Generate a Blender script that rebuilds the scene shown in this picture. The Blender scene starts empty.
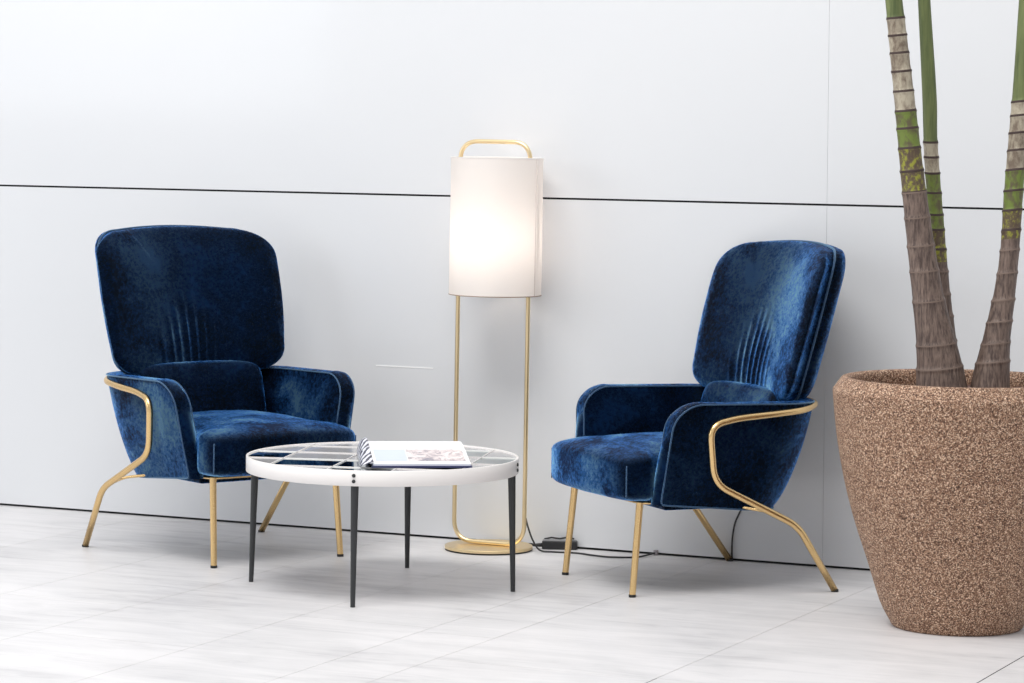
import bpy, math, random
from mathutils import Vector, Matrix, Euler
PI = math.pi
C = bpy.context.scene.collection

# ------------------------------------------------------------------ camera, world, lights, exposure
scn = bpy.context.scene
FPX = 3050.0
YAW = math.radians(24.67)
ROLL = 0.0126
cam_data = bpy.data.cameras.new('camera')
cam = bpy.data.objects.new('camera', cam_data)
C.objects.link(cam)
cam_data.sensor_width = 36.0
cam_data.sensor_fit = 'HORIZONTAL'
cam_data.lens = FPX * 36.0 / 1024.0
cam_data.clip_end = 200
fwd = Vector((-math.sin(YAW), math.cos(YAW), 0))
rgt = Vector((math.cos(YAW), math.sin(YAW), 0))
up = Vector((0, 0, 1))
# the scene leans clockwise in the photograph, so the camera rolls anticlockwise
cx = rgt * math.cos(ROLL) + up * math.sin(ROLL)
cy = up * math.cos(ROLL) - rgt * math.sin(ROLL)
cz = -fwd
M = Matrix((cx, cy, cz)).transposed().to_4x4()
M.translation = Vector((4.56, -9.93, 1.5))
cam.matrix_world = M
cam_data.shift_x = 0.0
cam_data.shift_y = -(341.5 - 125.0) / 1024.0
scn.camera = cam

scn.view_settings.view_transform = 'Standard'
scn.view_settings.look = 'None'
scn.view_settings.gamma = 1.0
scn.view_settings.use_curve_mapping = False
scn.view_settings.exposure = 0.10

world = bpy.data.worlds.new('world')
scn.world = world
world.use_nodes = True
wn = world.node_tree
wn.nodes.clear()
w_out = wn.nodes.new('ShaderNodeOutputWorld')
w_bg = wn.nodes.new('ShaderNodeBackground')
w_tc = wn.nodes.new('ShaderNodeTexCoord')
w_sep = wn.nodes.new('ShaderNodeSeparateXYZ')
w_ramp = wn.nodes.new('ShaderNodeValToRGB')
wn.links.new(w_tc.outputs['Generated'], w_sep.inputs[0])
w_map = wn.nodes.new('ShaderNodeMapRange')
w_map.inputs['From Min'].default_value = -0.2
w_map.inputs['From Max'].default_value = 1.0
wn.links.new(w_sep.outputs['Z'], w_map.inputs['Value'])
wn.links.new(w_map.outputs[0], w_ramp.inputs[0])
wn.links.new(w_ramp.outputs[0], w_bg.inputs[0])
wn.links.new(w_bg.outputs[0], w_out.inputs[0])
el = w_ramp.color_ramp.elements
el[0].position = 0.0; el[0].color = (.72, .70, .69, 1)
el[1].position = 1.0; el[1].color = (1.0, 1.0, 1.0, 1)
e = el.new(.25); e.color = (.80, .80, .82, 1)
e = el.new(.6); e.color = (.90, .91, .95, 1)
w_bg.inputs[1].default_value = 0.76


def area(name, loc, target, sx, sy, energy, color):
    l = bpy.data.lights.new(name, 'AREA')
    l.shape = 'RECTANGLE'; l.size = sx; l.size_y = sy; l.energy = energy; l.color = color
    o = bpy.data.objects.new(name, l)
    C.objects.link(o)
    o.location = loc
    d = Vector(target) - Vector(loc)
    o.rotation_euler = d.to_track_quat('-Z', 'Y').to_euler()
    return o


area('skylight', (0.3, -4.6, 7.5), (0.2, -1.2, 0), 5.0, 3.2, 430, (1.0, .99, .97))
area('window_light', (-6.0, -6.0, 3.0), (0, -0.6, 0.7), 4.0, 3.0, 95, (.90, .95, 1.0))

# ------------------------------------------------------------------ materials
def new_mat(name):
    m = bpy.data.materials.new(name)
    m.use_nodes = True
    nt = m.node_tree
    return m, nt, nt.nodes['Principled BSDF']


def simple(name, col, rough=.5, metal=0.0, coat=0.0, spec=.5):
    m, nt, b = new_mat(name)
    b.inputs['Base Color'].default_value = (*col, 1)
    b.inputs['Roughness'].default_value = rough
    b.inputs['Metallic'].default_value = metal
    b.inputs['Coat Weight'].default_value = coat
    b.inputs['Specular IOR Level'].default_value = spec
    return m


def noise(nt, scale, detail=4, rough=.6, vec=None, dist=0.0):
    n = nt.nodes.new('ShaderNodeTexNoise')
    n.inputs['Scale'].default_value = scale
    n.inputs['Detail'].default_value = detail
    n.inputs['Roughness'].default_value = rough
    n.inputs['Distortion'].default_value = dist
    if vec is not None:
        nt.links.new(vec, n.inputs['Vector'])
    return n


def ramp(nt, src, stops):
    r = nt.nodes.new('ShaderNodeValToRGB')
    e = r.color_ramp.elements
    e[0].position, e[0].color = stops[0][0], (*stops[0][1], 1)
    e[1].position, e[1].color = stops[-1][0], (*stops[-1][1], 1)
    for p, c in stops[1:-1]:
        x = e.new(p); x.color = (*c, 1)
    nt.links.new(src, r.inputs[0])
    return r


def objcoord(nt, scale=(1, 1, 1), rot=(0, 0, 0)):
    tc = nt.nodes.new('ShaderNodeTexCoord')
    mp = nt.nodes.new('ShaderNodeMapping')
    mp.inputs['Scale'].default_value = scale
    mp.inputs['Rotation'].default_value = rot
    nt.links.new(tc.outputs['Object'], mp.inputs['Vector'])
    return mp.outputs['Vector']


def bump(nt, b, src, strength, dist):
    bp = nt.nodes.new('ShaderNodeBump')
    bp.inputs['Strength'].default_value = strength
    bp.inputs['Distance'].default_value = dist
    nt.links.new(src, bp.inputs['Height'])
    nt.links.new(bp.outputs[0], b.inputs['Normal'])
    return bp


def velvet_mat(name):
    m, nt, b = new_mat(name)
    v = objcoord(nt)
    big = noise(nt, 5.0, 3, .55, v, .6)
    fine = noise(nt, 70.0, 7, .8, v, .3)
    mx = nt.nodes.new('ShaderNodeMath'); mx.operation = 'MULTIPLY_ADD'
    nt.links.new(fine.outputs[0], mx.inputs[0]); mx.inputs[1].default_value = .5
    ad = nt.nodes.new('ShaderNodeMath'); ad.operation = 'MULTIPLY'
    nt.links.new(big.outputs[0], ad.inputs[0]); ad.inputs[1].default_value = .5
    nt.links.new(ad.outputs[0], mx.inputs[2])
    r = ramp(nt, mx.outputs[0], [(.40, (.0002, .0006, .0025)), (.54, (.0004, .003, .014)), (.66, (.0015, .013, .052))])
    nt.links.new(r.outputs[0], b.inputs['Base Color'])
    b.inputs['Roughness'].default_value = .55
    b.inputs['Specular IOR Level'].default_value = .10
    b.inputs['Specular Tint'].default_value = (.3, .6, 1, 1)
    sr = ramp(nt, mx.outputs[0], [(.42, (.08, .08, .08)), (.62, (1, 1, 1))])
    nt.links.new(sr.outputs[0], b.inputs['Sheen Weight'])
    b.inputs['Sheen Roughness'].default_value = .20
    b.inputs['Sheen Tint'].default_value = (.13, .42, 1.0, 1)
    vb = nt.nodes.new('ShaderNodeBsdfSheen')
    vb.distribution = 'ASHIKHMIN'
    vb.inputs['Roughness'].default_value = .33
    vr = ramp(nt, mx.outputs[0], [(.42, (.006, .04, .15)), (.50, (.06, .27, .80)), (.59, (.34, .70, 1.0))])
    nt.links.new(vr.outputs[0], vb.inputs['Color'])
    bp = bump(nt, b, mx.outputs[0], .5, .006)
    nt.links.new(bp.outputs[0], vb.inputs['Normal'])
    adn = nt.nodes.new('ShaderNodeAddShader')
    nt.links.new(b.outputs[0], adn.inputs[0]); nt.links.new(vb.outputs[0], adn.inputs[1])
    nt.links.new(adn.outputs[0], nt.nodes['Material Output'].inputs[0])
    return m


velvet = velvet_mat('blue_velvet')
velvet_pipe = simple('velvet_piping', (.006, .035, .10), .6, 0, 0, .4)
velvet_pipe.node_tree.nodes['Principled BSDF'].inputs['Sheen Weight'].default_value = 1
velvet_pipe.node_tree.nodes['Principled BSDF'].inputs['Sheen Tint'].default_value = (.4, .7, 1, 1)
gold = simple('brushed_gold', (.80, .56, .27), .27, 1.0)
gold_pale = simple('pale_brass', (.86, .68, .40), .32, 1.0)
black_cap = simple('black_rubber', (.012, .012, .012), .6)
black_metal = simple('black_metal', (.022, .024, .026), .42)
black_plastic = simple('black_plastic', (.018, .018, .02), .35)
cable_mat = simple('black_cable', (.02, .02, .022), .5)
white_metal = simple('white_lacquer', (.84, .81, .79), .35)
panel_back = simple('dark_recess', (.012, .013, .014), .8)


def mat_panel():
    m, nt, b = new_mat('white_glass_panel')
    v = objcoord(nt)
    n = noise(nt, .6, 2, .5, v)
    r = ramp(nt, n.outputs[0], [(.3, (.685, .70, .72)), (.7, (.72, .73, .745))])
    nt.links.new(r.outputs[0], b.inputs['Base Color'])
    b.inputs['Roughness'].default_value = .55
    b.inputs['Specular IOR Level'].default_value = .4
    b.inputs['Coat Weight'].default_value = .5
    b.inputs['Coat Roughness'].default_value = .10
    return m


def mat_floor():
    m, nt, b = new_mat('pale_stone')
    v = objcoord(nt, (1.1, 5.5, 1), (0, 0, math.radians(-38)))
    n1 = noise(nt, 2.0, 8, .68, v, .7)
    v2 = objcoord(nt)
    n2 = noise(nt, 1.3, 4, .6, v2, .4)
    mm = nt.nodes.new('ShaderNodeMath'); mm.operation = 'ADD'
    nt.links.new(n1.outputs[0], mm.inputs[0]); nt.links.new(n2.outputs[0], mm.inputs[1])
    hf = nt.nodes.new('ShaderNodeMath'); hf.operation = 'MULTIPLY'; hf.inputs[1].default_value = .5
    nt.links.new(mm.outputs[0], hf.inputs[0])
    r = ramp(nt, hf.outputs[0], [(.36, (.50, .49, .50)), (.46, (.64, .63, .635)), (.58, (.73, .715, .72))])
    nt.links.new(r.outputs[0], b.inputs['Base Color'])
    b.inputs['Roughness'].default_value = .42
    b.inputs['Specular IOR Level'].default_value = .35
    bump(nt, b, n1.outputs[0], .05, .002)
    return m


def mat_pot():
    m, nt, b = new_mat('brown_stone_aggregate')
    v = objcoord(nt)
    vo = nt.nodes.new('ShaderNodeTexVoronoi')
    vo.inputs['Scale'].default_value = 400
    nt.links.new(v, vo.inputs['Vector'])
    sp = nt.nodes.new('ShaderNodeSeparateColor')
    nt.links.new(vo.outputs['Color'], sp.inputs[0])
    n = noise(nt, 160, 6, .85, v)
    ad = nt.nodes.new('ShaderNodeMath'); ad.operation = 'MULTIPLY_ADD'
    nt.links.new(n.outputs[0], ad.inputs[0]); ad.inputs[1].default_value = .8
    ml = nt.nodes.new('ShaderNodeMath'); ml.operation = 'MULTIPLY'; ml.inputs[1].default_value = .55
    nt.links.new(sp.outputs[0], ml.inputs[0]); nt.links.new(ml.outputs[0], ad.inputs[2])
    r = ramp(nt, ad.outputs[0], [(.34, (.025, .010, .006)), (.54, (.12, .054, .030)), (.70, (.27, .145, .085)), (.84, (.50, .31, .20)), (.98, (.90, .70, .52))])
    nt.links.new(r.outputs[0], b.inputs['Base Color'])
    b.inputs['Roughness'].default_value = .7
    bump(nt, b, ad.outputs[0], .6, .003)
    return m


def mottled(name, a, bcol, scale=40, lo=.4, hi=.6, stretch=(1, 1, .5), c2=None):
    m, nt, b = new_mat(name)
    v = objcoord(nt, stretch)
    n = noise(nt, scale, 5, .65, v, .3)
    st = [(lo, a), (hi, bcol)]
    if c2: st.append((min(1, hi + .08), c2))
    r = ramp(nt, n.outputs[0], st)
    nt.links.new(r.outputs[0], b.inputs['Base Color'])
    b.inputs['Roughness'].default_value = .55
    bump(nt, b, n.outputs[0], .4, .003)
    return m


m_bark = mottled('brown_bark', (.055, .034, .028), (.21, .15, .12), 55, .36, .64, (2.5, 2.5, .35))
m_beige = mottled('beige_bark', (.16, .12, .085), (.42, .37, .28), 35, .36, .58)
m_green = mottled('green_stem', (.06, .085, .025), (.17, .20, .07), 12, .35, .65, (3, 3, .25))
m_lime = mottled('lime_bark', (.10, .085, .04), (.14, .19, .032), 45, .40, .56, (1, 1, .6))
m_moss = mottled('moss_speckled_bark', (.085, .055, .035), (.12, .09, .04), 70, .40, .52, (1, 1, .7), (.26, .26, .03))
m_scar = simple('leaf_scar', (.045, .026, .022), .7)
m_scar2 = simple('old_leaf_scar', (.17, .12, .095), .7)
m_soil = mottled('soil', (.03, .012, .008), (.16, .07, .045), 60, .35, .65, (1, 1, 1))
mat_wall = mat_panel()
mat_fl = mat_floor()
mat_grout = simple('grey_grout', (.60, .595, .60), .8)
mat_potm = mat_pot()

# ------------------------------------------------------------------ mesh helpers
def mesh_obj(name, verts, faces, mats, parent=None, smooth=True, fmat=None):
    me = bpy.data.meshes.new(name)
    me.from_pydata([tuple(v) for v in verts], [], faces)
    if not isinstance(mats, (list, tuple)): mats = [mats]
    for m in mats: me.materials.append(m)
    if smooth: me.polygons.foreach_set('use_smooth', [True] * len(me.polygons))
    if fmat: me.polygons.foreach_set('material_index', fmat)
    me.update()
    o = bpy.data.objects.new(name, me)
    C.objects.link(o)
    if parent: o.parent = parent
    return o


class MB:
    def __init__(s): s.v = []; s.f = []; s.m = []
    def add(s, v, f, mi=0):
        k = len(s.v)
        s.v += [Vector(p) for p in v]
        s.f += [tuple(i + k for i in q) for q in f]
        s.m += [mi] * len(f)
        return s
    def build(s, name, mats, parent=None, smooth=True, bevel=0, angle=40):
        o = mesh_obj(name, s.v, s.f, mats, parent, smooth, s.m)
        if smooth and angle:
            o.data.set_sharp_from_angle(angle=math.radians(angle))
        if bevel:
            b = o.modifiers.new('bevel', 'BEVEL'); b.width = bevel; b.segments = 2; b.limit_method = 'ANGLE'
        return o


def box(x0, x1, y0, y1, z0, z1):
    v = [(x, y, z) for z in (z0, z1) for y in (y0, y1) for x in (x0, x1)]
    f = [(0, 2, 3, 1), (4, 5, 7, 6), (0, 1, 5, 4), (2, 6, 7, 3), (0, 4, 6, 2), (1, 3, 7, 5)]
    return v, f


def fillet(pts, radii, n=8):
    pts = [Vector(p) for p in pts]
    out = [pts[0]]
    for i in range(1, len(pts) - 1):
        p, a, b = pts[i], pts[i - 1], pts[i + 1]
        r = radii[i] if isinstance(radii, (list, tuple)) else radii
        if r <= 0: out.append(p); continue
        da = (a - p); db = (b - p)
        ra = min(r, da.length * .49); rb = min(r, db.length * .49)
        q0 = p + da.normalized() * ra; q1 = p + db.normalized() * rb
        for k in range(n + 1):
            t = k / n
            out.append(q0 * (1 - t) ** 2 + p * 2 * t * (1 - t) + q1 * t * t)
    out.append(pts[-1])
    return out


def sweep(path, r, seg=14, closed=False, caps=True):
    path = [Vector(p) for p in path]
    n = len(path)
    rad = r if isinstance(r, (list, tuple)) else [r] * n
    tang = []
    for i in range(n):
        if closed: t = path[(i + 1) % n] - path[i - 1]
        else: t = path[min(i + 1, n - 1)] - path[max(i - 1, 0)]
        tang.append(t.normalized())
    nrm = tang[0].orthogonal().normalized()
    v, f = [], []
    for i in range(n):
        if i: nrm = (nrm - tang[i] * nrm.dot(tang[i])).normalized()
        bi = tang[i].cross(nrm)
        for k in range(seg):
            a = 2 * PI * k / seg
            v.append(path[i] + (nrm * math.cos(a) + bi * math.sin(a)) * rad[i])
    m = n if closed else n - 1
    for i in range(m):
        j = (i + 1) % n
        for k in range(seg):
            l = (k + 1) % seg
            f.append((i * seg + k, i * seg + l, j * seg + l, j * seg + k))
    if caps and not closed:
        f.append(tuple(range(seg - 1, -1, -1)))
        f.append(tuple((n - 1) * seg + k for k in range(seg)))
    return v, f


def lathe(prof, seg=64, c=(0, 0, 0), closed=False):
    v, f = [], []
    n = len(prof)
    for r, z in prof:
        for k in range(seg):
            a = 2 * PI * k / seg
            v.append((c[0] + r * math.cos(a), c[1] + r * math.sin(a), c[2] + z))
    for i in range(n if closed else n - 1):
        j = (i + 1) % n
        for k in range(seg):
            l = (k + 1) % seg
            f.append((i * seg + k, i * seg + l, j * seg + l, j * seg + k))
    if not closed:
        if prof[0][0] > 0: f.append(tuple(range(seg - 1, -1, -1)))
        if prof[-1][0] > 0: f.append(tuple((n - 1) * seg + k for k in range(seg)))
    return v, f


def empty(name, loc, rz, label, cat, group=None):
    o = bpy.data.objects.new(name, None)
    C.objects.link(o)
    o.location = loc; o.rotation_euler = (0, 0, rz)
    o.empty_display_size = .1
    o['label'] = label; o['category'] = cat
    if group: o['group'] = group
    return o


def tag(o, label, cat, group=None):
    o['label'] = label; o['category'] = cat
    if group: o['group'] = group
    return o


def struct(o):
    o['kind'] = 'structure'
    return o


# ------------------------------------------------------------------ room: wall and floor
SEAM = 1.2405
wb = MB(); wb.add(*box(-9, 7, .012, .12, -.02, 4.6))
wall = struct(wb.build('wall_back', panel_back, smooth=False))
for (xa, xb_) in ((-9.0, -5.2), (-5.2, 1.188), (1.188, 7.0)):
    for (za, zb) in ((.0085, SEAM - .0035), (SEAM + .0035, 2.9), (2.907, 4.6)):
        p = MB(); p.add(*box(xa + .0004, xb_ - .0004, 0, .0125, za, zb))
        o = p.build('wall_panel', mat_wall, wall, smooth=False)
# light's reflection in the wall, painted as a white strip between chair and lamp
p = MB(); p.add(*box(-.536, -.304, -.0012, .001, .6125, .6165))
p.build('painted_reflection', simple('bright_white', (.95, .95, .95), .3), wall, smooth=False)

fl = MB()
fl.add(*box(-9, 7, -12, .12, -.06, -.003), 1)
cols = [-9, -7.5, -6.3, -5.4, -4.5, -3.6, -2.95, -2.15, -1.5, -.905, -.42, .12, .57, .812, 1.471, 2.268, 2.87, 3.6, 4.5, 5.6, 7]
random.seed(5)
for i in range(len(cols) - 1):
    a, b = cols[i], cols[i + 1]
    ys = [.012]
    y = [-.645, -.31, -.9, -.45][i % 4]
    if abs(a + .905) < .01: y = -.642
    if abs(b - 1.471) < .01: y = -.74
    while y > -12:
        ys.append(y); y -= [1.2, 1.5, 1.32][i % 3]
    ys.append(-12)
    for k in range(len(ys) - 1):
        g = .0008
        gl = gr = g
        if abs(a - 1.471) < .01 and ys[k] < -1.5: gl = .003
        if abs(b - 2.268) < .01: gr = .0035
        fl.add(*box(a + gl, b - gr, ys[k + 1] + g, ys[k] - g, -.003, 0), 0)
floor = struct(fl.build('floor', [mat_fl, mat_grout], smooth=False))
j_mat = simple('dark_joint', (.05, .05, .055), .8)
for n, (x, ya, yb) in enumerate(((1.4735, -8, -1.97), (2.2655, -8, .0))):
    t = MB(); t.add(*box(x - .0026, x + .0026, ya, yb, -.004, -.0006))
    struct(t.build('trim_%d' % (n + 1), j_mat, smooth=False))


# ------------------------------------------------------------------ armchair
def superpow(x, p): return math.copysign(abs(x) ** p, x)


def rounded_outline(n, hw_bot, hw_mid, z0, z1, rb, rt, crown=.012, ex=2.3):
    """closed outline (x, z) going round, n points, evenly spaced by length"""
    pts = []
    def hw(z):
        t = (z - z0) / (z1 - z0)
        return hw_bot + (hw_mid - hw_bot) * math.sin(min(1, t / .6) * PI / 2)
    K = 40
    # right side up, top right corner, top, left...
    def corner(cx_, cz_, rx, rz, a0, a1):
        for k in range(K + 1):
            a = a0 + (a1 - a0) * k / K
            pts.append((cx_ + rx * superpow(math.cos(a), 2 / ex), cz_ + rz * superpow(math.sin(a), 2 / ex)))
    corner(hw(z0 + rb) - rb, z0 + rb, rb, rb, -PI / 2, 0)
    for k in range(1, K):
        z = z0 + rb + (z1 - rt - z0 - rb) * k / K
        pts.append((hw(z), z))
    w = hw(z1 - rt)
    corner(w - rt * 1.25, z1 - rt - crown, rt * 1.25, rt, 0, PI / 2)
    xr = w - rt * 1.25
    half = [(x, z) for x, z in pts]
    for k in range(1, K):
        x = xr * (1 - k / K)
        half.append((x, z1 - crown + crown * (1 - (x / xr) ** 2)))
    full = half + [(0, z1)] + [(-x, z) for x, z in reversed(half)]
    # resample
    P = full + [full[0]]
    L = [0]
    for a, b in zip(P, P[1:]): L.append(L[-1] + math.hypot(b[0] - a[0], b[1] - a[1]))
    out = []; j = 0
    for i in range(n):
        s = L[-1] * i / n
        while L[j + 1] < s: j += 1
        t = (s - L[j]) / max(1e-9, L[j + 1] - L[j])
        out.append((P[j][0] + (P[j + 1][0] - P[j][0]) * t, P[j][1] + (P[j + 1][1] - P[j][1]) * t))
    return out


def disc_surface(outline, center, rings, mapper):
    """concentric surface; mapper(k(0..1), outline index, ox, oz) -> xyz"""
    v, f = [mapper(0, 0, center[0], center[1])], []
    n = len(outline)
    for r in range(1, rings + 1):
        for i, (ox, oz) in enumerate(outline):
            v.append(mapper(r / rings, i, ox, oz))
    for i in range(n):
        f.append((0, 1 + i, 1 + (i + 1) % n))
    for r in range(rings - 1):
        a = 1 + r * n; b = a + n
        for i in range(n):
            j = (i + 1) % n
            f.append((a + i, b + i, b + j, a + j))
    return v, f


def bp_rim_y(x, z):
    return .228 + .28 * (z - .669) + .062 * (1 - (x / .328) ** 2)


OUT_N = 300
bo = rounded_outline(OUT_N, .298, .326, .612, 1.118, .07, .075, .012)
bc = (0.0, .85)


def gather(x, z):
    """pleats fanning up from the gathered lower edge and a few from the top edge"""
    h = 0
    if z < .92:
        env = max(0, min(1, (.92 - z) / .16)) * max(0, min(1, (z - .60) / .05))
        xs = x / (1 + .9 * (z - .62))
        for c0, w, a in ((-.125, .008, .6), (-.085, .007, .8), (-.055, .008, 1.), (-.022, .007, 1.2), (.008, .009, 1.2), (.04, .007, 1.0), (.072, .008, .8), (.11, .008, .6)):
            ln = .30 * a
            e2 = max(0, min(1, (.62 + ln - z) / .10))
            h += a * env * e2 * math.exp(-((xs - c0) / w) ** 2)
        return h * .0045
    if z > 1.04:
        env = min(1, (z - 1.04) / .05)
        for c0 in (-.03, -.012, .008, .026, .045):
            h += env * math.exp(-((x - .25 * (z - 1.1) - c0) / .006) ** 2)
        return h * .0018
    return 0


def outline_normals(o):
    n = len(o); out = []
    for i in range(n):
        a, b = o[i - 1], o[(i + 1) % n]
        dx, dz = b[0] - a[0], b[1] - a[1]
        l = math.hypot(dx, dz) or 1
        out.append((dz / l, -dx / l))
    return out


bn = outline_normals(bo)


def front_map(u, i, ox, oz):
    if u == 0:
        x, z = bc
        return (x, bp_rim_y(x, z) - .085, z)
    k = math.sin(u * PI / 2) ** .9
    nx, nz = bn[i]
    d = (max(0, 1 - k ** 4.2)) ** .5
    off = .088 * math.sin(PI * k ** 4)
    x = bc[0] + (ox - bc[0]) * k + nx * off
    z = bc[1] + (oz - bc[1]) * k + nz * off * .35
    D = .083 + .030 * (min(1.1, abs(x) / .30)) ** 2.2
    zt_ = max(0, min(1, (z - .95) / .2)); D *= 1 - .15 * zt_ * zt_ * (3 - 2 * zt_)
    D += gather(x, z) * max(0, min(1, (1 - k) * 8))
    return (x, bp_rim_y(ox * k, z) - D * d, z)


def rear_map(k, i, ox, oz):
    if k == 0:
        x, z = bc
        return (x, bp_rim_y(x, z) + .075, z)
    nx, nz = bn[i]
    s = math.sin(k * PI / 2) ** .8
    d = math.cos(k * PI / 2) ** .55 if k < .9999 else 0
    off = .010 * math.sin(min(1, k * 1.0) * PI) if k > .5 else .010
    off = .010 * math.sin(k * PI)
    x = ox * s + nx * off; z = bc[1] + (oz - bc[1]) * s + nz * off
    return (x, bp_rim_y(ox * s, z) + .075 * d, z)


# --- arm shell: a padded slab bent round the seat; one half each side
def arm_center(side, s, z):
    """s: arclength-like 0 (front) .. 1 (centre back); returns centre point and outward normal in plan"""
    t = (z - .27) / .34
    X = .281 + .066 * t
    Yb = .168 + .130 * max(0, t) ** .7
    yf = -.253 - .022 * (1 - t)
    cxx = .13 + .06 * t; cyy = .15 + .03 * t
    def P(u):
        L1 = (Yb - cyy) - yf; L2 = 1.5 * (.14 + .045 * t); L3 = X - cxx
        T = L1 + L2 + L3; d = u * T
        if d < L1: return Vector((X, yf + d, 0))
        if d < L1 + L2:
            a = (d - L1) / L2 * PI / 2
            return Vector((X - cxx + cxx * math.cos(a) ** .9 if a < PI / 2 - 1e-6 else X - cxx, Yb - cyy + cyy * math.sin(a) ** .9, 0))
        return Vector((X - cxx - (d - L1 - L2), Yb, 0))
    p = P(s); q0 = P(max(0, s - .01)); q1 = P(min(1, s + .01))
    tg = (q1 - q0).normalized()
    nrm = Vector((tg.y, -tg.x, 0))
    p = Vector((p.x * side, p.y, z)); nrm = Vector((nrm.x * side, nrm.y, 0))
    return p, nrm


def arm_edge(n1=26, r=.085, z0=.296, z1=.618):
    """outline in (s, z): from centre back bottom, forward, up the front, back along the top"""
    sf = 1 / .72   # metres per unit s (approximately)
    rr = r * sf
    pts = []
    for k in range(60): s_ = 1 - (k / 60) * .98; pts.append((s_, .296 - .034 * min(1, s_ / .6)))
    for k in range(7):
        a = k / 6 * PI / 2
        pts.append((.02 - .02 * math.sin(a), z0 + .015 * (1 - math.cos(a))))
    for k in range(1, 24): pts.append((0, z0 + .015 + (z1 - r - z0 - .015) * k / 24))
    for k in range(16):
        a = k / 15 * PI / 2
        pts.append((rr * (1 - math.cos(a)), z1 - r + r * math.sin(a)))
    for k in range(1, 61): pts.append((rr + (1 - rr) * k / 60, z1 - .012 * (k / 60)))
    return pts


def make_arm(side, root):
    T = .028
    S, Z = 90, 36
    z0, z1, r = .272, .618, .085
    rr = r / .72
    def top(s):
        zt = z1 - .012 * s
        if s < rr: zt = z1 - r + r * math.sqrt(max(0, 1 - ((rr - s) / rr) ** 2))
        return zt
    mb = MB()
    ss = [0.0] + [rr * (1 - math.cos(k / 14 * PI / 2)) for k in range(1, 15)] + [rr + (1 - rr) * k / (S - 15) for k in range(1, S - 14)]
    cross = []   # cross-section round: outer bottom -> outer top -> inner top -> inner bottom
    prof = []
    for k in range(Z + 1): prof.append((1.0, k / Z, 0))
    NT = 10
    for k in range(1, NT): prof.append((math.cos(k / NT * PI), 1.0, math.sin(k / NT * PI)))
    for k in range(Z + 1): prof.append((-1.0, 1 - k / Z, 0))
    rows = []
    for s in ss:
        zt = top(s)
        row = []
        for (a, h, bl) in prof:
            zb = .296 - .034 * min(1, s / .6)
            z = zb + (zt - zb) * h
            p, n = arm_center(side, s, z)
            puff = .010 * math.sin(min(1, max(0, h)) * PI) * (0.35 + .65 * min(1, s * 8)) * (1 if abs(a) == 1 else 0)
            th = T + puff * (1.4 if a < 0 else .8)
            q = p + n * (th * a)
            q.z += bl * .008
            if s == 0 or True:
                # rounded front edge
                pass
            row.append(q)
        rows.append(row)
    m = len(prof)
    verts = [q for row in rows for q in row]
    faces = []
    for i in range(len(rows) - 1):
        for k in range(m - 1):
            faces.append((i * m + k, (i + 1) * m + k, (i + 1) * m + k + 1, i * m + k + 1))
    # bottom
    for i in range(len(rows) - 1):
        faces.append((i * m, i * m + m - 1, (i + 1) * m + m - 1, (i + 1) * m))
    # front face, bulging
    base = len(verts)
    W = 8
    fr = rows[0]
    for k in range(Z + 1):
        o_, i_ = fr[k], fr[m - 1 - k]
        for w in range(1, W):
            t = w / W
            q = o_.lerp(i_, t); q = q + Vector((0, -.020 * (1 - (k / Z) ** 5) * math.sin(t * PI) ** .8, 0))
            verts.append(q)
    def vid(k, w):
        if w == 0: return k
        if w == W: return m - 1 - k
        return base + k * (W - 1) + w - 1
    for k in range(Z):
        for w in range(W):
            faces.append((vid(k, w), vid(k + 1, w), vid(k + 1, w + 1), vid(k, w + 1)))
    topring = [vid(Z, w) for w in range(W + 1)]
    arc = list(range(Z, m - Z))
    faces.append(tuple(arc + topring[1:-1][::-1]))
    if side < 0: faces = [tuple(reversed(q)) for q in faces]
    mb.add(verts, faces)
    o = mb.build('armrest', velvet, root, angle=60)
    # piping along outer and inner edges of the front and top
    for a in (1, -1):
        path = []
        for (s, z) in arm_edge():
            if s > .93 and z < .3: continue
            p, n = arm_center(side, s, z)
            path.append(p + n * (T * a + .001 * a) + Vector((0, -.001 if s < .03 else 0, .001)))
        pm = MB(); pm.add(*sweep(path, .0026, 8))
        pm.build('piping', velvet_pipe, o, angle=0)
    return o


def superell(cx_, cy_, cz_, a, b, c, e1, e2, fn=None, nu=96, nv=48):
    v, f = [], []
    for j in range(nv + 1):
        ph = -PI / 2 + PI * j / nv
        for i in range(nu):
            th = 2 * PI * i / nu
            x = a * superpow(math.cos(ph), e1) * superpow(math.cos(th), e2)
            y = b * superpow(math.cos(ph), e1) * superpow(math.sin(th), e2)
            z = c * superpow(math.sin(ph), e1)
            p = (x, y, z)
            if fn: p = fn(p)
            v.append((cx_ + p[0], cy_ + p[1], cz_ + p[2]))
    for j in range(nv):
        for i in range(nu):
            k = (i + 1) % nu
            f.append((j * nu + i, j * nu + k, (j + 1) * nu + k, (j + 1) * nu + i))
    return v, f


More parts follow.
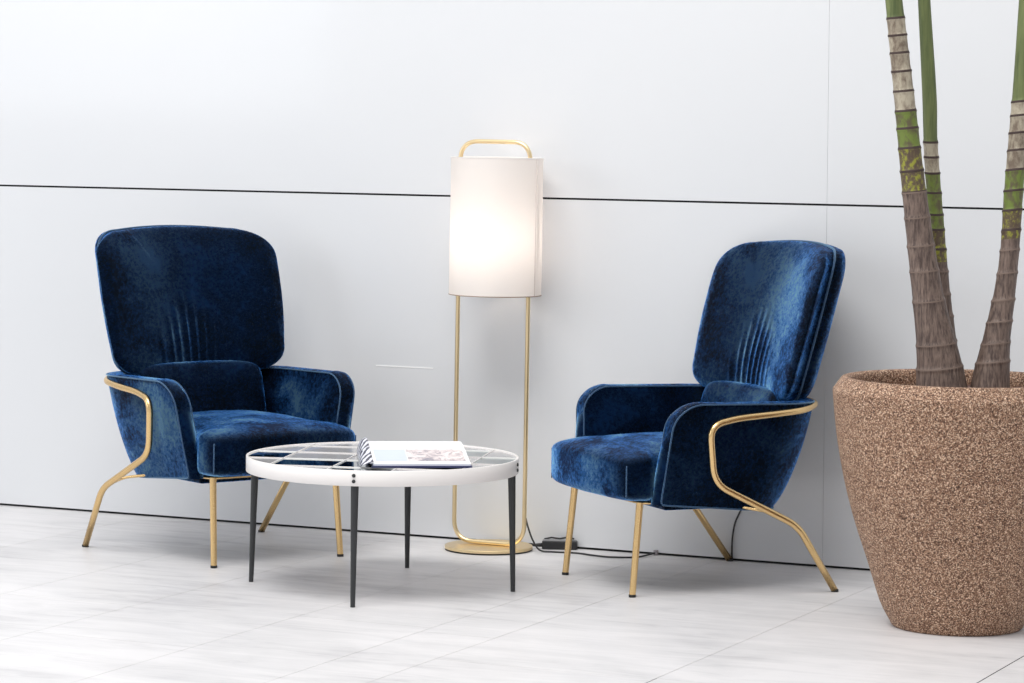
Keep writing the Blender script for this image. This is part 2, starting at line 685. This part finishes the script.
def make_armchair(loc, rz, label, group):
    root = empty('armchair', loc, rz, label, 'armchair', group)
    # backrest: padded front with pleats, rear shell, piping between
    v, f = disc_surface(bo, bc, 90, front_map)
    mb = MB(); mb.add(v, [tuple(reversed(q)) for q in f])
    back = mb.build('backrest', velvet, root, angle=0)
    v, f = disc_surface(bo, bc, 36, rear_map)
    mb = MB(); mb.add(v, f)
    mb.build('backrest_shell', velvet, root, angle=0)
    mb = MB()
    mb.add(*sweep([(x + nx * .003, bp_rim_y(x, z), z + nz * .003) for (x, z), (nx, nz) in zip(bo, bn)], .0036, 8, closed=True))
    mb.build('piping', velvet_pipe, back, angle=0)
    # lumbar cushion
    def lum(p):
        x, y, z = p
        y += .25 * z - .35 * x * x
        if y < .3 * z:
            y -= .0022 * sum(math.exp(-((x - .35 * z - c0) / .007) ** 2) for c0 in (-.05, -.025, 0.0, .02, .045)) * max(0, min(1, (z + .02) / .08))
        return (x, y, z)
    mb = MB(); mb.add(*superell(0, .218, .505, .254, .072, .142, .28, .24, lum, 200, 70))
    mb.build('lumbar_cushion', velvet, root, angle=0)
    # seat
    def seat(p):
        x, y, z = p
        yy = y + SC[1]
        w = .242 + (.300 - .242) * max(0, min(1, (-.250 - yy) / .04))
        w2 = w / .29
        x2 = x * w2
        # front bows outward
        y2 = y - .030 * (1 - (x / .29) ** 2) * max(0, -y / .29)
        up_ = max(0, z / .088) ** 1.5
        z += up_ * (.026 * (1 - (x / .30) ** 2) * (1 - max(-1, y / .33) ** 2 * .6) - .022 * max(0, -y / .29) ** 2)
        return (x2, y2, z)
    SC = (0, -.106, .383)
    mb = MB(); mb.add(*superell(SC[0], SC[1], SC[2], .29, .285, .082, .30, .14, seat, 200, 80))
    st = mb.build('seat', velvet, root, angle=0)
    for sx in (-1, 1):
        path = []
        for k in range(13):
            z = -.062 + .108 * k / 12
            q = seat((sx * .2770, -.2740, z))
            path.append((q[0] + SC[0], q[1] + SC[1], q[2] + SC[2]))
        mb = MB(); mb.add(*sweep(path, .0022, 6)); mb.build('seam', velvet_pipe, st, angle=0)
    for side in (1, -1): make_arm(side, root)
    # base under the upholstery
    mb = MB()
    mb.add(*box(-.235, .235, -.22, .14, .268, .300))
    mb.build('seat_base', velvet, root, smooth=False, bevel=.008)
    # gold tube: rear foot up, forward round the arm, back and round behind the chair
    sidepts = [(.366, .334, .004), (.388, .183, .222), (.380, -.118, .368), (.394, -.142, .553), (.369, .052, .578), (.318, .275, .606)]
    P = [Vector(q) for q in sidepts]
    full = P + [Vector((-q.x, q.y, q.z)) for q in reversed(P)]
    fp = [full[0]]
    rad = [0, .05, .05, .06, .0, .07, .07, .0, .06, .05, .05, 0]
    # horizontal run hugs the outside of the arm and goes round behind
    hug = []
    for (u, z) in ((.27, .573), (.42, .582), (.56, .592), (.70, .602), (.85, .606)):
        p_, n_ = arm_center(1, u, z)
        hug.append(p_ + n_ * .041)
    full = P[:4] + hug + [Vector((0, hug[-1].y + .004, .607))] + [Vector((-q.x, q.y, q.z)) for q in reversed(P[:4] + hug)]
    rad = [0, .045, .055, .05] + [.05] * 11 + [.05, .055, .045, 0]
    mb = MB(); mb.add(*sweep(fillet(full, rad, 10), .0112, 16))
    fr = mb.build('bent_frame', gold, root, angle=0)
    for sx in (-1, 1):
        mb = MB(); mb.add(*lathe([(.0118, 0), (.0122, .002), (.0122, .007), (.0118, .008)], 16, (sx * .366, .334, 0)))
        mb.build('foot_cap', black_cap, fr)
    for sx in (-1, 1):
        a = Vector((sx * .247, -.315, .300)); b = Vector((sx * .256, -.342, .004))
        mb = MB(); mb.add(*sweep([a, b], [.0118, .0105], 16))
        lg = mb.build('front_leg', gold, root)
        mb = MB(); mb.add(*lathe([(.0112, 0), (.0116, .002), (.0116, .008), (.0112, .009)], 16, (sx * .256, -.342, 0)))
        mb.build('foot_cap', black_cap, lg)
    rail = fillet([(.387, .180, .224), (.352, .100, .266), (.262, -.05, .291), (.247, -.315, .298), (-.247, -.315, .298), (-.262, -.05, .291), (-.352, .100, .266), (-.387, .180, .224)], [0, .03, .03, .03, .03, .03, .03, 0], 6)
    mb = MB(); mb.add(*sweep(rail, .005, 10)); mb.build('seat_rail', gold, root, angle=0)
    return root


def copy_tree(o, parent=None):
    c = o.copy(); C.objects.link(c)
    if parent: c.parent = parent
    for ch in list(o.children): copy_tree(ch, c)
    return c


g = 'blue velvet armchairs with gold frames'
chair = make_armchair((-.789, -.647, 0), math.radians(62.0), 'blue velvet wingback armchair facing right, behind the round coffee table, left of the lamp', g)
chair2 = copy_tree(chair)
chair2.location = (.905, -.504, 0)
chair2.rotation_euler = (0, 0, math.radians(-41.7))
chair2['label'] = 'blue velvet wingback armchair facing left, between the lamp and the big stone planter'
chair2['category'] = 'armchair'; chair2['group'] = g

# ------------------------------------------------------------------ coffee table
TX, TY = .070, -1.125
TH = .4245
tab = empty('coffee_table', (TX, TY, 0), math.radians(15.4), 'round white rimmed coffee table with tiled glass top and black tapered legs', 'coffee table')
RT = .441
mb = MB()
mb.add(*lathe([(RT - .006, TH - .049), (RT - .001, TH - .049), (RT, TH - .048), (RT, TH - .001), (RT - .001, TH), (RT - .006, TH), (RT - .007, TH - .001), (RT - .007, TH - .048)], 128, closed=True))
ring = mb.build('rim', white_metal, tab, angle=50)
mb = MB(); mb.add(*lathe([(RT - .0075, TH - .030), (RT - .0075, TH - .014)], 128))
mb.build('tray', white_metal, tab, angle=50)


def clip_cell(x0, x1, y0, y1, R, n=72):
    """convex polygon: rectangle intersected with a circle of radius R"""
    poly = [(R * math.cos(2 * PI * k / 180), R * math.sin(2 * PI * k / 180)) for k in range(180)]
    for (ax, s, lim) in ((0, 1, x0), (0, -1, x1), (1, 1, y0), (1, -1, y1)):
        out = []
        for i in range(len(poly)):
            p, q = poly[i - 1], poly[i]
            dp = (p[ax] - lim) * s; dq = (q[ax] - lim) * s
            if dp >= 0: out.append(p)
            if dp * dq < 0:
                t = dp / (dp - dq)
                out.append((p[0] + (q[0] - p[0]) * t, p[1] + (q[1] - p[1]) * t))
        poly = out
        if not poly: return None
    return poly


def mat_mirror():
    m, nt, b = new_mat('mirror_glass')
    b.inputs['Base Color'].default_value = (.60, .66, .66, 1)
    b.inputs['Metallic'].default_value = 1.0
    b.inputs['Roughness'].default_value = .03
    return m


mirror = mat_mirror()
frost = simple('pale_grey_tile', (.50, .49, .49), .25, 0, .6)
gx = [-.60, -.297, -.092, .112, .315, .60]
gy = [-.60, -.332, -.135, .060, .255, .60]
# tiles: which ones are mirror and which matt follows the photograph on the left half
kind = {}
for i in range(5):
    for j in range(5):
        kind[(i, j)] = (i + j) % 2 == 0
kind[(0, 2)] = True; kind[(0, 1)] = False; kind[(0, 3)] = False
kind[(1, 2)] = False; kind[(1, 1)] = True; kind[(1, 3)] = False; kind[(1, 0)] = False
kind[(2, 1)] = True; kind[(2, 0)] = True; kind[(2, 2)] = False; kind[(2, 3)] = False
for i in range(5):
    for j in range(5):
        g_ = .0018
        poly = clip_cell(gx[i] + g_, gx[i + 1] - g_, gy[j] + g_, gy[j + 1] - g_, RT - .009)
        if not poly or len(poly) < 3: continue
        n = len(poly)
        v = [(x, y, TH - .0135) for x, y in poly] + [(x, y, TH - .004) for x, y in poly]
        f = [tuple(range(n - 1, -1, -1)), tuple(range(n, 2 * n))] + [(k, (k + 1) % n, n + (k + 1) % n, n + k) for k in range(n)]
        mb = MB(); mb.add(v, f)
        mb.build('glass_tile', mirror if kind[(i, j)] else frost, tab, smooth=False)
for ax, arr in ((0, gx), (1, gy)):
    for c0 in arr[1:-1]:
        h = math.sqrt((RT - .008) ** 2 - c0 * c0)
        mb = MB()
        if ax == 0: mb.add(*box(c0 - .0016, c0 + .0016, -h, h, TH - .014, TH - .001))
        else: mb.add(*box(-h, h, c0 - .0016, c0 + .0016, TH - .014, TH - .001))
        mb.build('divider', white_metal, tab, smooth=False)
for k in range(4):
    a = k * PI / 2
    r0 = .424
    mb = MB()
    mb.add(*sweep([(r0 * math.cos(a), r0 * math.sin(a), TH - .018), (r0 * math.cos(a), r0 * math.sin(a), TH - .05), (r0 * math.cos(a) * 1.02, r0 * math.sin(a) * 1.02, .0)], [.0115, .0125, .0075], 20))
    lg = mb.build('leg', black_metal, tab)
    for dz in (.016, .034):
        v, f = lathe([(0.0001, .004), (.004, .0035), (.0058, .001), (.006, -.003)], 16)
        rot = Matrix.Rotation(a, 4, 'Z') @ Matrix.Translation((RT + .0012, 0, TH - dz)) @ Matrix.Rotation(PI / 2, 4, 'Y')
        mb = MB(); mb.add([rot @ Vector(p) for p in v], f)
        mb.build('bolt', black_metal, lg)

# ------------------------------------------------------------------ open picture book on the table
BK = Vector((.203, -1.452, TH + .0005))
ang = math.radians(31)
book = empty('open_book', BK, ang, 'open picture book with white pages and dark blue cover lying on the round table', 'book')
W_, D_ = .307, .37


def page_z(d):
    pts = [(0, .012), (.03, .016), (.10, .024), (.19, .036), (.21, .036), (.27, .043), (.33, .046), (.37, .044)]
    for (a, za), (b, zb) in zip(pts, pts[1:]):
        if d <= b + 1e-9:
            t = (d - a) / (b - a); t = t * t * (3 - 2 * t) * .35 + t * .65
            return za + (zb - za) * t
    return pts[-1][1]


paper = simple('white_paper', (.88, .88, .89), .5)
paper_edge = simple('paper_edge', (.70, .72, .80), .6)
mb = MB(); mb.add(*box(-.004, W_ + .004, -.004, D_ + .003, 0, .0055)); mb.build('cover', simple('dark_blue_cover', (.03, .035, .11), .4), book, smooth=False)
ND, NX = 48, 20
v, f = [], []
for i in range(ND + 1):
    d = D_ * i / ND
    for k in range(NX + 1):
        v.append((W_ * k / NX, d, page_z(d)))
nt_ = len(v)
for i in range(ND + 1):
    for k in range(NX + 1):
        v.append((W_ * k / NX, D_ * i / ND, .0056))
idx = lambda i, k: i * (NX + 1) + k
for i in range(ND):
    for k in range(NX): f.append((idx(i, k), idx(i, k + 1), idx(i + 1, k + 1), idx(i + 1, k)))
side = []
for k in range(NX):
    side.append((nt_ + idx(0, k), nt_ + idx(0, k + 1), idx(0, k + 1), idx(0, k)))
    side.append((idx(ND, k), idx(ND, k + 1), nt_ + idx(ND, k + 1), nt_ + idx(ND, k)))
for i in range(ND):
    side.append((idx(i, NX), nt_ + idx(i, NX), nt_ + idx(i + 1, NX), idx(i + 1, NX)))
    side.append((idx(i, 0), idx(i + 1, 0), nt_ + idx(i + 1, 0), nt_ + idx(i, 0)))
mb = MB(); mb.add(v, f, 0); mb.add(v, side, 1)
mb.build('pages', [paper, paper_edge], book, angle=50)


def mat_picture():
    m, nt, b = new_mat('printed_picture')
    vec = objcoord(nt)
    n = noise(nt, 26, 5, .7, vec, 1.2)
    r = ramp(nt, n.outputs[0], [(.34, (.20, .20, .25)), (.44, (.50, .42, .44)), (.52, (.74, .66, .65)), (.64, (.86, .83, .83))])
    nt.links.new(r.outputs[0], b.inputs['Base Color'])
    b.inputs['Roughness'].default_value = .35
    return m


def page_patch(name, x0, x1, d0, d1, mat, lift=.0006, parent=book):
    v, f = [], []
    n1, n2 = 10, 16
    for i in range(n2 + 1):
        d = d0 + (d1 - d0) * i / n2
        for k in range(n1 + 1): v.append((x0 + (x1 - x0) * k / n1, d, page_z(d) + lift))
    for i in range(n2):
        for k in range(n1):
            a = i * (n1 + 1) + k
            f.append((a, a + 1, a + n1 + 2, a + n1 + 1))
    mb = MB(); mb.add(v, f)
    return mb.build(name, mat, parent, angle=0)


page_patch('picture', .115, .295, .035, .19, mat_picture())
page_patch('picture', .012, .112, .035, .19, simple('pale_blue_print', (.62, .68, .82), .35))


def mat_pattern():
    m, nt, b = new_mat('black_white_pattern')
    vec = objcoord(nt, (1, 1, 1), (0, .6, .5))
    wv = nt.nodes.new('ShaderNodeTexWave')
    wv.inputs['Scale'].default_value = 14
    wv.inputs['Distortion'].default_value = 6
    wv.inputs['Detail'].default_value = 2
    nt.links.new(vec, wv.inputs['Vector'])
    r = ramp(nt, wv.outputs[0], [(.30, (.02, .02, .04)), (.45, (.20, .22, .38)), (.60, (.80, .80, .85))])
    nt.links.new(r.outputs[0], b.inputs['Base Color'])
    b.inputs['Roughness'].default_value = .4
    return m


# patterned leaf curling down over the left edge of the book
pts2 = []
N1, N2 = 30, 10
v, f = [], []
for i in range(N1 + 1):
    d = -.012 + (D_ + .0) * i / N1
    t = i / N1
    zt = page_z(max(0, min(D_, d))) + .003 + .009 * t ** 3
    for k in range(N2 + 1):
        u = k / N2
        a = u * PI * .5
        x = .002 - .040 * math.sin(a) * (1 - .25 * t)
        z = .0015 + (zt - .0015) * math.cos(a) ** .8 if k < N2 else .0015
        v.append((x, d, z))
for i in range(N1):
    for k in range(N2):
        a = i * (N2 + 1) + k
        f.append((a, a + N2 + 1, a + N2 + 2, a + 1))
mb = MB(); mb.add(v, f)
lf = mb.build('curled_leaf', mat_pattern(), book, angle=0)
so = lf.modifiers.new('thickness', 'SOLIDIFY'); so.thickness = .0012; so.offset = 1

# ------------------------------------------------------------------ floor lamp
LX, LY = .006, -.168
lamp = empty('floor_lamp', (LX, LY, 0), 0, 'gold framed floor lamp with tall white cylindrical shade, lit, against the wall', 'floor lamp')
mb = MB(); mb.add(*lathe([(.150, 0), (.154, .001), (.154, .004), (.150, .005)], 96)); mb.build('base_pad', black_cap, lamp)
mb = MB(); mb.add(*lathe([(.153, .005), (.1555, .006), (.1555, .014), (.153, .016), (.02, .0165)], 96)); mb.build('base', gold_pale, lamp, angle=30)
hw = .1365
path = fillet([(-hw, 0, .75), (-hw, 0, .0245), (hw, 0, .0245), (hw, 0, 1.4405), (-hw, 0, 1.4405), (-hw, 0, .75)], [0, .075, .075, .07, .07, 0], 10)
mb = MB(); mb.add(*sweep(path[:-1], .0078, 14, closed=True)); mb.build('frame_loop', gold_pale, lamp, angle=0)
RS, SZ0, SZ1 = .163, .901, 1.384


def mat_shade():
    m, nt, b = new_mat('white_shade_fabric')
    b.inputs['Base Color'].default_value = (.86, .84, .82, 1)
    b.inputs['Roughness'].default_value = .8
    tr = nt.nodes.new('ShaderNodeBsdfTranslucent')
    tr.inputs[0].default_value = (.92, .86, .82, 1)
    mx = nt.nodes.new('ShaderNodeMixShader'); mx.inputs[0].default_value = .5
    out = nt.nodes['Material Output']
    nt.links.new(b.outputs[0], mx.inputs[1]); nt.links.new(tr.outputs[0], mx.inputs[2])
    nt.links.new(mx.outputs[0], out.inputs[0])
    return m


mb = MB(); mb.add(*lathe([(RS, SZ0), (RS, SZ1)], 96, (.008, 0, 0)))
mb.f = mb.f[:-2]; mb.m = mb.m[:-2]
sh = mb.build('lamp_shade', mat_shade(), lamp, angle=0)
for zz, mt in ((SZ0, simple('shade_hem', (.35, .26, .20), .6)), (SZ1, white_metal)):
    mb = MB(); mb.add(*sweep([(.008 + RS * math.cos(a * 2 * PI / 96), RS * math.sin(a * 2 * PI / 96), zz) for a in range(96)], .0018, 8, closed=True))
    mb.build('hoop', mt, sh, angle=0)
# fabric seam of the shade, front right
sa = math.radians(-90 + 24.67 + 58)
mb = MB(); mb.add(*sweep([(.008 + (RS + .0005) * math.cos(sa), (RS + .0005) * math.sin(sa), SZ0), (.008 + (RS + .0005) * math.cos(sa), (RS + .0005) * math.sin(sa), SZ1)], .0014, 6))
mb.build('seam', simple('seam_thread', (.66, .58, .56), .8), sh, angle=0)
# cross bar, socket and bulb inside
mb = MB(); mb.add(*sweep([(-hw, 0, .99), (hw, 0, .99)], .004, 10)); mb.build('cross_bar', gold_pale, lamp)
mb = MB(); mb.add(*lathe([(.016, .99), (.018, 1.0), (.018, 1.045), (.013, 1.05)], 24)); sk = mb.build('socket', black_plastic, lamp)
mb = MB(); mb.add(*superell(0, 0, 1.095, .034, .034, .048, 1, 1, None, 32, 20))
m, nt, b = new_mat('lit_bulb')
b.inputs['Emission Color'].default_value = (1, .91, .84, 1); b.inputs['Emission Strength'].default_value = 15
bulb = mb.build('bulb', m, sk, angle=0)

for ch in lamp.children:
    if ch.name.split('.')[0] in ('frame_loop', 'lamp_shade', 'cross_bar', 'socket'):
        ch.rotation_euler = (0, .005, 0)   # the lamp leans a touch to the right

# cord from the lamp to the floor
def cord(name, pts, r, label, parent=None):
    # Catmull-Rom through the points
    P = [Vector(p) for p in pts]
    P = [P[0]] + P + [P[-1]]
    out = []
    for i in range(1, len(P) - 2):
        a, b_, c_, d_ = P[i - 1:i + 3]
        for k in range(8):
            t = k / 8
            out.append(.5 * ((2 * b_) + (c_ - a) * t + (2 * a - 5 * b_ + 4 * c_ - d_) * t * t + (3 * b_ - a - 3 * c_ + d_) * t ** 3))
    out.append(P[-2])
    mb = MB(); mb.add(*sweep(out, r, 8))
    o = mb.build(name, cable_mat, parent, angle=0)
    return o


co = cord('lamp_cord', [(.1465, -.166, .125), (.155, -.160, .085), (.172, -.155, .040), (.196, -.148, .008), (.240, -.132, .0035), (.32, -.118, .0035), (.40, -.142, .0035), (.47, -.148, .0035), (.545, -.105, .0035), (.575, -.012, .008)], .0032, '')
tag(co, 'black lamp cord drooping from the gold pole and lying along the floor by the wall', 'cord')
mb = MB(); mb.add(*box(.570, .584, -.014, -.0005, .001, .018)); mb.build('plug', simple('grey_plug', (.30, .28, .30), .5), co, smooth=False, bevel=.002)

pb = empty('power_supply', (.222, -.036, 0), math.radians(20), 'small black power supply box with cable on the floor beside the lamp base', 'power supply')
mb = MB(); mb.add(*box(-.062, .062, -.018, .018, .001, .030)); mb.build('housing', black_plastic, pb, smooth=False, bevel=.003)
mb = MB(); mb.add(*box(-.060, .035, -.013, .013, .030, .034)); mb.build('label_plate', simple('grey_label', (.35, .35, .36), .4), pb, smooth=False)
mb = MB(); mb.add(*sweep([(-.055, .004, .0345), (-.03, .009, .0395), (0, .004, .037), (.025, .011, .041), (.05, .012, .036)], .003, 8)); mb.build('wire', cable_mat, pb, angle=0)
mb = MB(); mb.add(*sweep([(-.060, 0, .014), (-.085, .004, .012), (-.10, .008, .011), (-.14, .01, .005)], [.007, .006, .0035, .003], 10)); mb.build('wire', cable_mat, pb, angle=0)

c2 = cord('wall_cord', [(.862, -.004, .0), (.860, -.006, .03), (.862, -.008, .08), (.872, -.012, .13), (.888, -.016, .165), (.91, -.03, .20), (.93, -.05, .235)], .0032, '')
tag(c2, 'black cord rising from the floor by the wall behind the right armchair', 'cord')

# ------------------------------------------------------------------ potted palm
PX, PY = 1.946, -.967
palm = empty('potted_palm', (PX, PY, 0), 0, 'multi-stemmed palm in a large tapered brown stone planter beside the right armchair', 'potted palm')
prof = [(.01, 0), (.192, 0), (.199, .006), (.2035, .016), (.234, .076), (.2715, .196), (.3115, .317), (.343, .438), (.3655, .559), (.3765, .65), (.3820, .712), (.3828, .724), (.3822, .728), (.3800, .731), (.358, .762), (.354, .7655), (.349, .767), (.340, .767), (.331, .762), (.326, .750), (.324, .70), (.323, .66)]
# smooth the profile
pr = []
for i in range(len(prof) - 1):
    a = prof[max(0, i - 1)]; b_ = prof[i]; c_ = prof[i + 1]; d_ = prof[min(len(prof) - 1, i + 2)]
    for k in range(3):
        t = k / 3
        if i < 3 or b_[1] > .715: pr.append((b_[0] + (c_[0] - b_[0]) * t, b_[1] + (c_[1] - b_[1]) * t)); continue
        q = [.5 * (2 * b_[j] + (c_[j] - a[j]) * t + (2 * a[j] - 5 * b_[j] + 4 * c_[j] - d_[j]) * t * t + (3 * b_[j] - a[j] - 3 * c_[j] + d_[j]) * t ** 3) for j in (0, 1)]
        pr.append(tuple(q))
pr.append(prof[-1])
pr = [(r_, z_ * .979) for r_, z_ in pr]
mb = MB(); mb.add(*lathe(pr, 128)); mb.f = mb.f[:-1]; mb.m = mb.m[:-1]
mb.build('planter', mat_potm, palm, angle=50)
# soil
random.seed(2)
v, f = [(0, 0, .708)], []
RN, SN = 22, 96
for r in range(1, RN + 1):
    for k in range(SN):
        a = 2 * PI * k / SN; rr = .3245 * r / RN
        v.append((rr * math.cos(a), rr * math.sin(a), .703 + random.uniform(-.006, .007) + .004 * math.sin(5 * a)))
for k in range(SN): f.append((0, 1 + k, 1 + (k + 1) % SN))
for r in range(RN - 1):
    for k in range(SN):
        a = 1 + r * SN; l = (k + 1) % SN
        f.append((a + k, a + SN + k, a + SN + l, a + l))
mb = MB(); mb.add(v, f); mb.build('soil', m_soil, palm, angle=0)

T1 = [(-.195, -.089, 1.893, .0257), (-.162, -.074, 1.591, .0303), (-.129, -.059, 1.288, .0365), (-.093, -.043, 1.016, .046), (-.068, -.031, .865, .0585), (-.057, -.026, .79, .068), (-.048, -.022, .695, .081)]
T2 = [(-.138, .036, 1.898, .0192), (-.119, .044, 1.593, .0222), (-.115, .046, 1.464, .0212), (-.102, .052, 1.287, .0224), (-.078, .063, 1.012, .0240), (-.065, .069, .89, .027), (-.045, .078, .695, .034)]
T3 = [(.173, .079, 1.898, .0257), (.160, .073, 1.595, .0288), (.142, .065, 1.322, .0288), (.133, .061, 1.141, .0285), (.121, .056, 1.019, .0325), (.099, .045, .867, .0425), (.089, .041, .792, .052), (.080, .037, .695, .064)]
R1 = [1.839, 1.788, 1.733, 1.679, 1.618, 1.558, 1.506, 1.446, 1.379, 1.313, 1.237, 1.152, 1.076, .985, .855, .783]
R2 = [1.465, 1.419, 1.371, 1.31, 1.244, 1.198, 1.138, 1.071, 1.001, .935, .86, .80]
R3 = [1.592, 1.549, 1.498, 1.443, 1.383, 1.322, 1.262, 1.201, 1.141, 1.071, .989, .923, .859, .801]
TM = [m_bark, m_beige, m_green, m_lime, m_moss, m_scar, m_scar2]
# zones (from z, material index) counted downwards
Z1 = [(1.839, 2), (1.558, 1), (1.446, 3), (1.313, 4), (0, 0)]
Z2 = [(1.465, 2), (1.371, 1), (1.198, 3), (1.10, 4), (0, 0)]
Z3 = [(1.592, 2), (1.383, 1), (1.262, 3), (1.175, 4), (0, 0)]


def trunk(T, rings, zones, seed):
    random.seed(seed)
    d = Vector(T[0][:3]) - Vector(T[1][:3]); d = d / d.z
    top = Vector(T[0][:3]) + d * .75
    T = [(top.x, top.y, top.z, T[0][3] * .82)] + list(T)
    T = T[::-1]
    zs = [T[0][2]]
    z = T[0][2]
    while z < T[-1][2]:
        z += .0035; zs.append(z)
    def at(z):
        for i in range(len(T) - 1):
            if T[i][2] <= z <= T[i + 1][2] + 1e-6:
                a = T[max(0, i - 1)]; b_ = T[i]; c_ = T[i + 1]; d_ = T[min(len(T) - 1, i + 2)]
                t = (z - b_[2]) / (c_[2] - b_[2])
                h = c_[2] - b_[2]
                out = []
                for j in (0, 1, 3):
                    m0 = (c_[j] - a[j]) / max(1e-6, c_[2] - a[2]) * h
                    m1 = (d_[j] - b_[j]) / max(1e-6, d_[2] - b_[2]) * h
                    out.append((2 * t ** 3 - 3 * t * t + 1) * b_[j] + (t ** 3 - 2 * t * t + t) * m0 + (-2 * t ** 3 + 3 * t * t) * c_[j] + (t ** 3 - t * t) * m1)
                return out
        return T[-1][0], T[-1][1], T[-1][3]
    SG = 36
    zs = [z for z in zs if z <= T[-1][2]]
    v, f, fm = [], [], []
    tilt = random.uniform(0, 6.28)
    for z in zs:
        x, y, r = at(z)
        for k in range(SG):
            a = 2 * PI * k / SG
            br = 0
            zz = z
            for rz in rings:
                br += .0022 * math.exp(-((zz - rz) / .006) ** 2)
                if 0 < rz - zz < .05: br += .0012 * (1 - (rz - zz) / .05)
            v.append((x + (r + br) * math.cos(a), y + (r + br) * math.sin(a), z + .12 * r * math.sin(a + tilt)))
    for i in range(len(zs) - 1):
        for k in range(SG):
            l = (k + 1) % SG
            f.append((i * SG + k, i * SG + l, (i + 1) * SG + l, (i + 1) * SG + k))
            a = 2 * PI * (k + .5) / SG
            zz = (zs[i] + zs[i + 1]) / 2
            mi = 0
            for zf, q in zones:
                if zz > zf: mi = q; break
            if min(abs(zz - rz) for rz in rings) < (.0034 if mi else .002): mi = 5 if mi else 6
            fm.append(mi)
    f.append(tuple((len(zs) - 1) * SG + k for k in range(SG))); fm.append(zones[0][1])
    o = mesh_obj('trunk', v, f, TM, palm, True, fm)
    return o


trunk(T1, R1, Z1, 1)
trunk(T2, R2, Z2, 2)
trunk(T3, R3, Z3, 3)
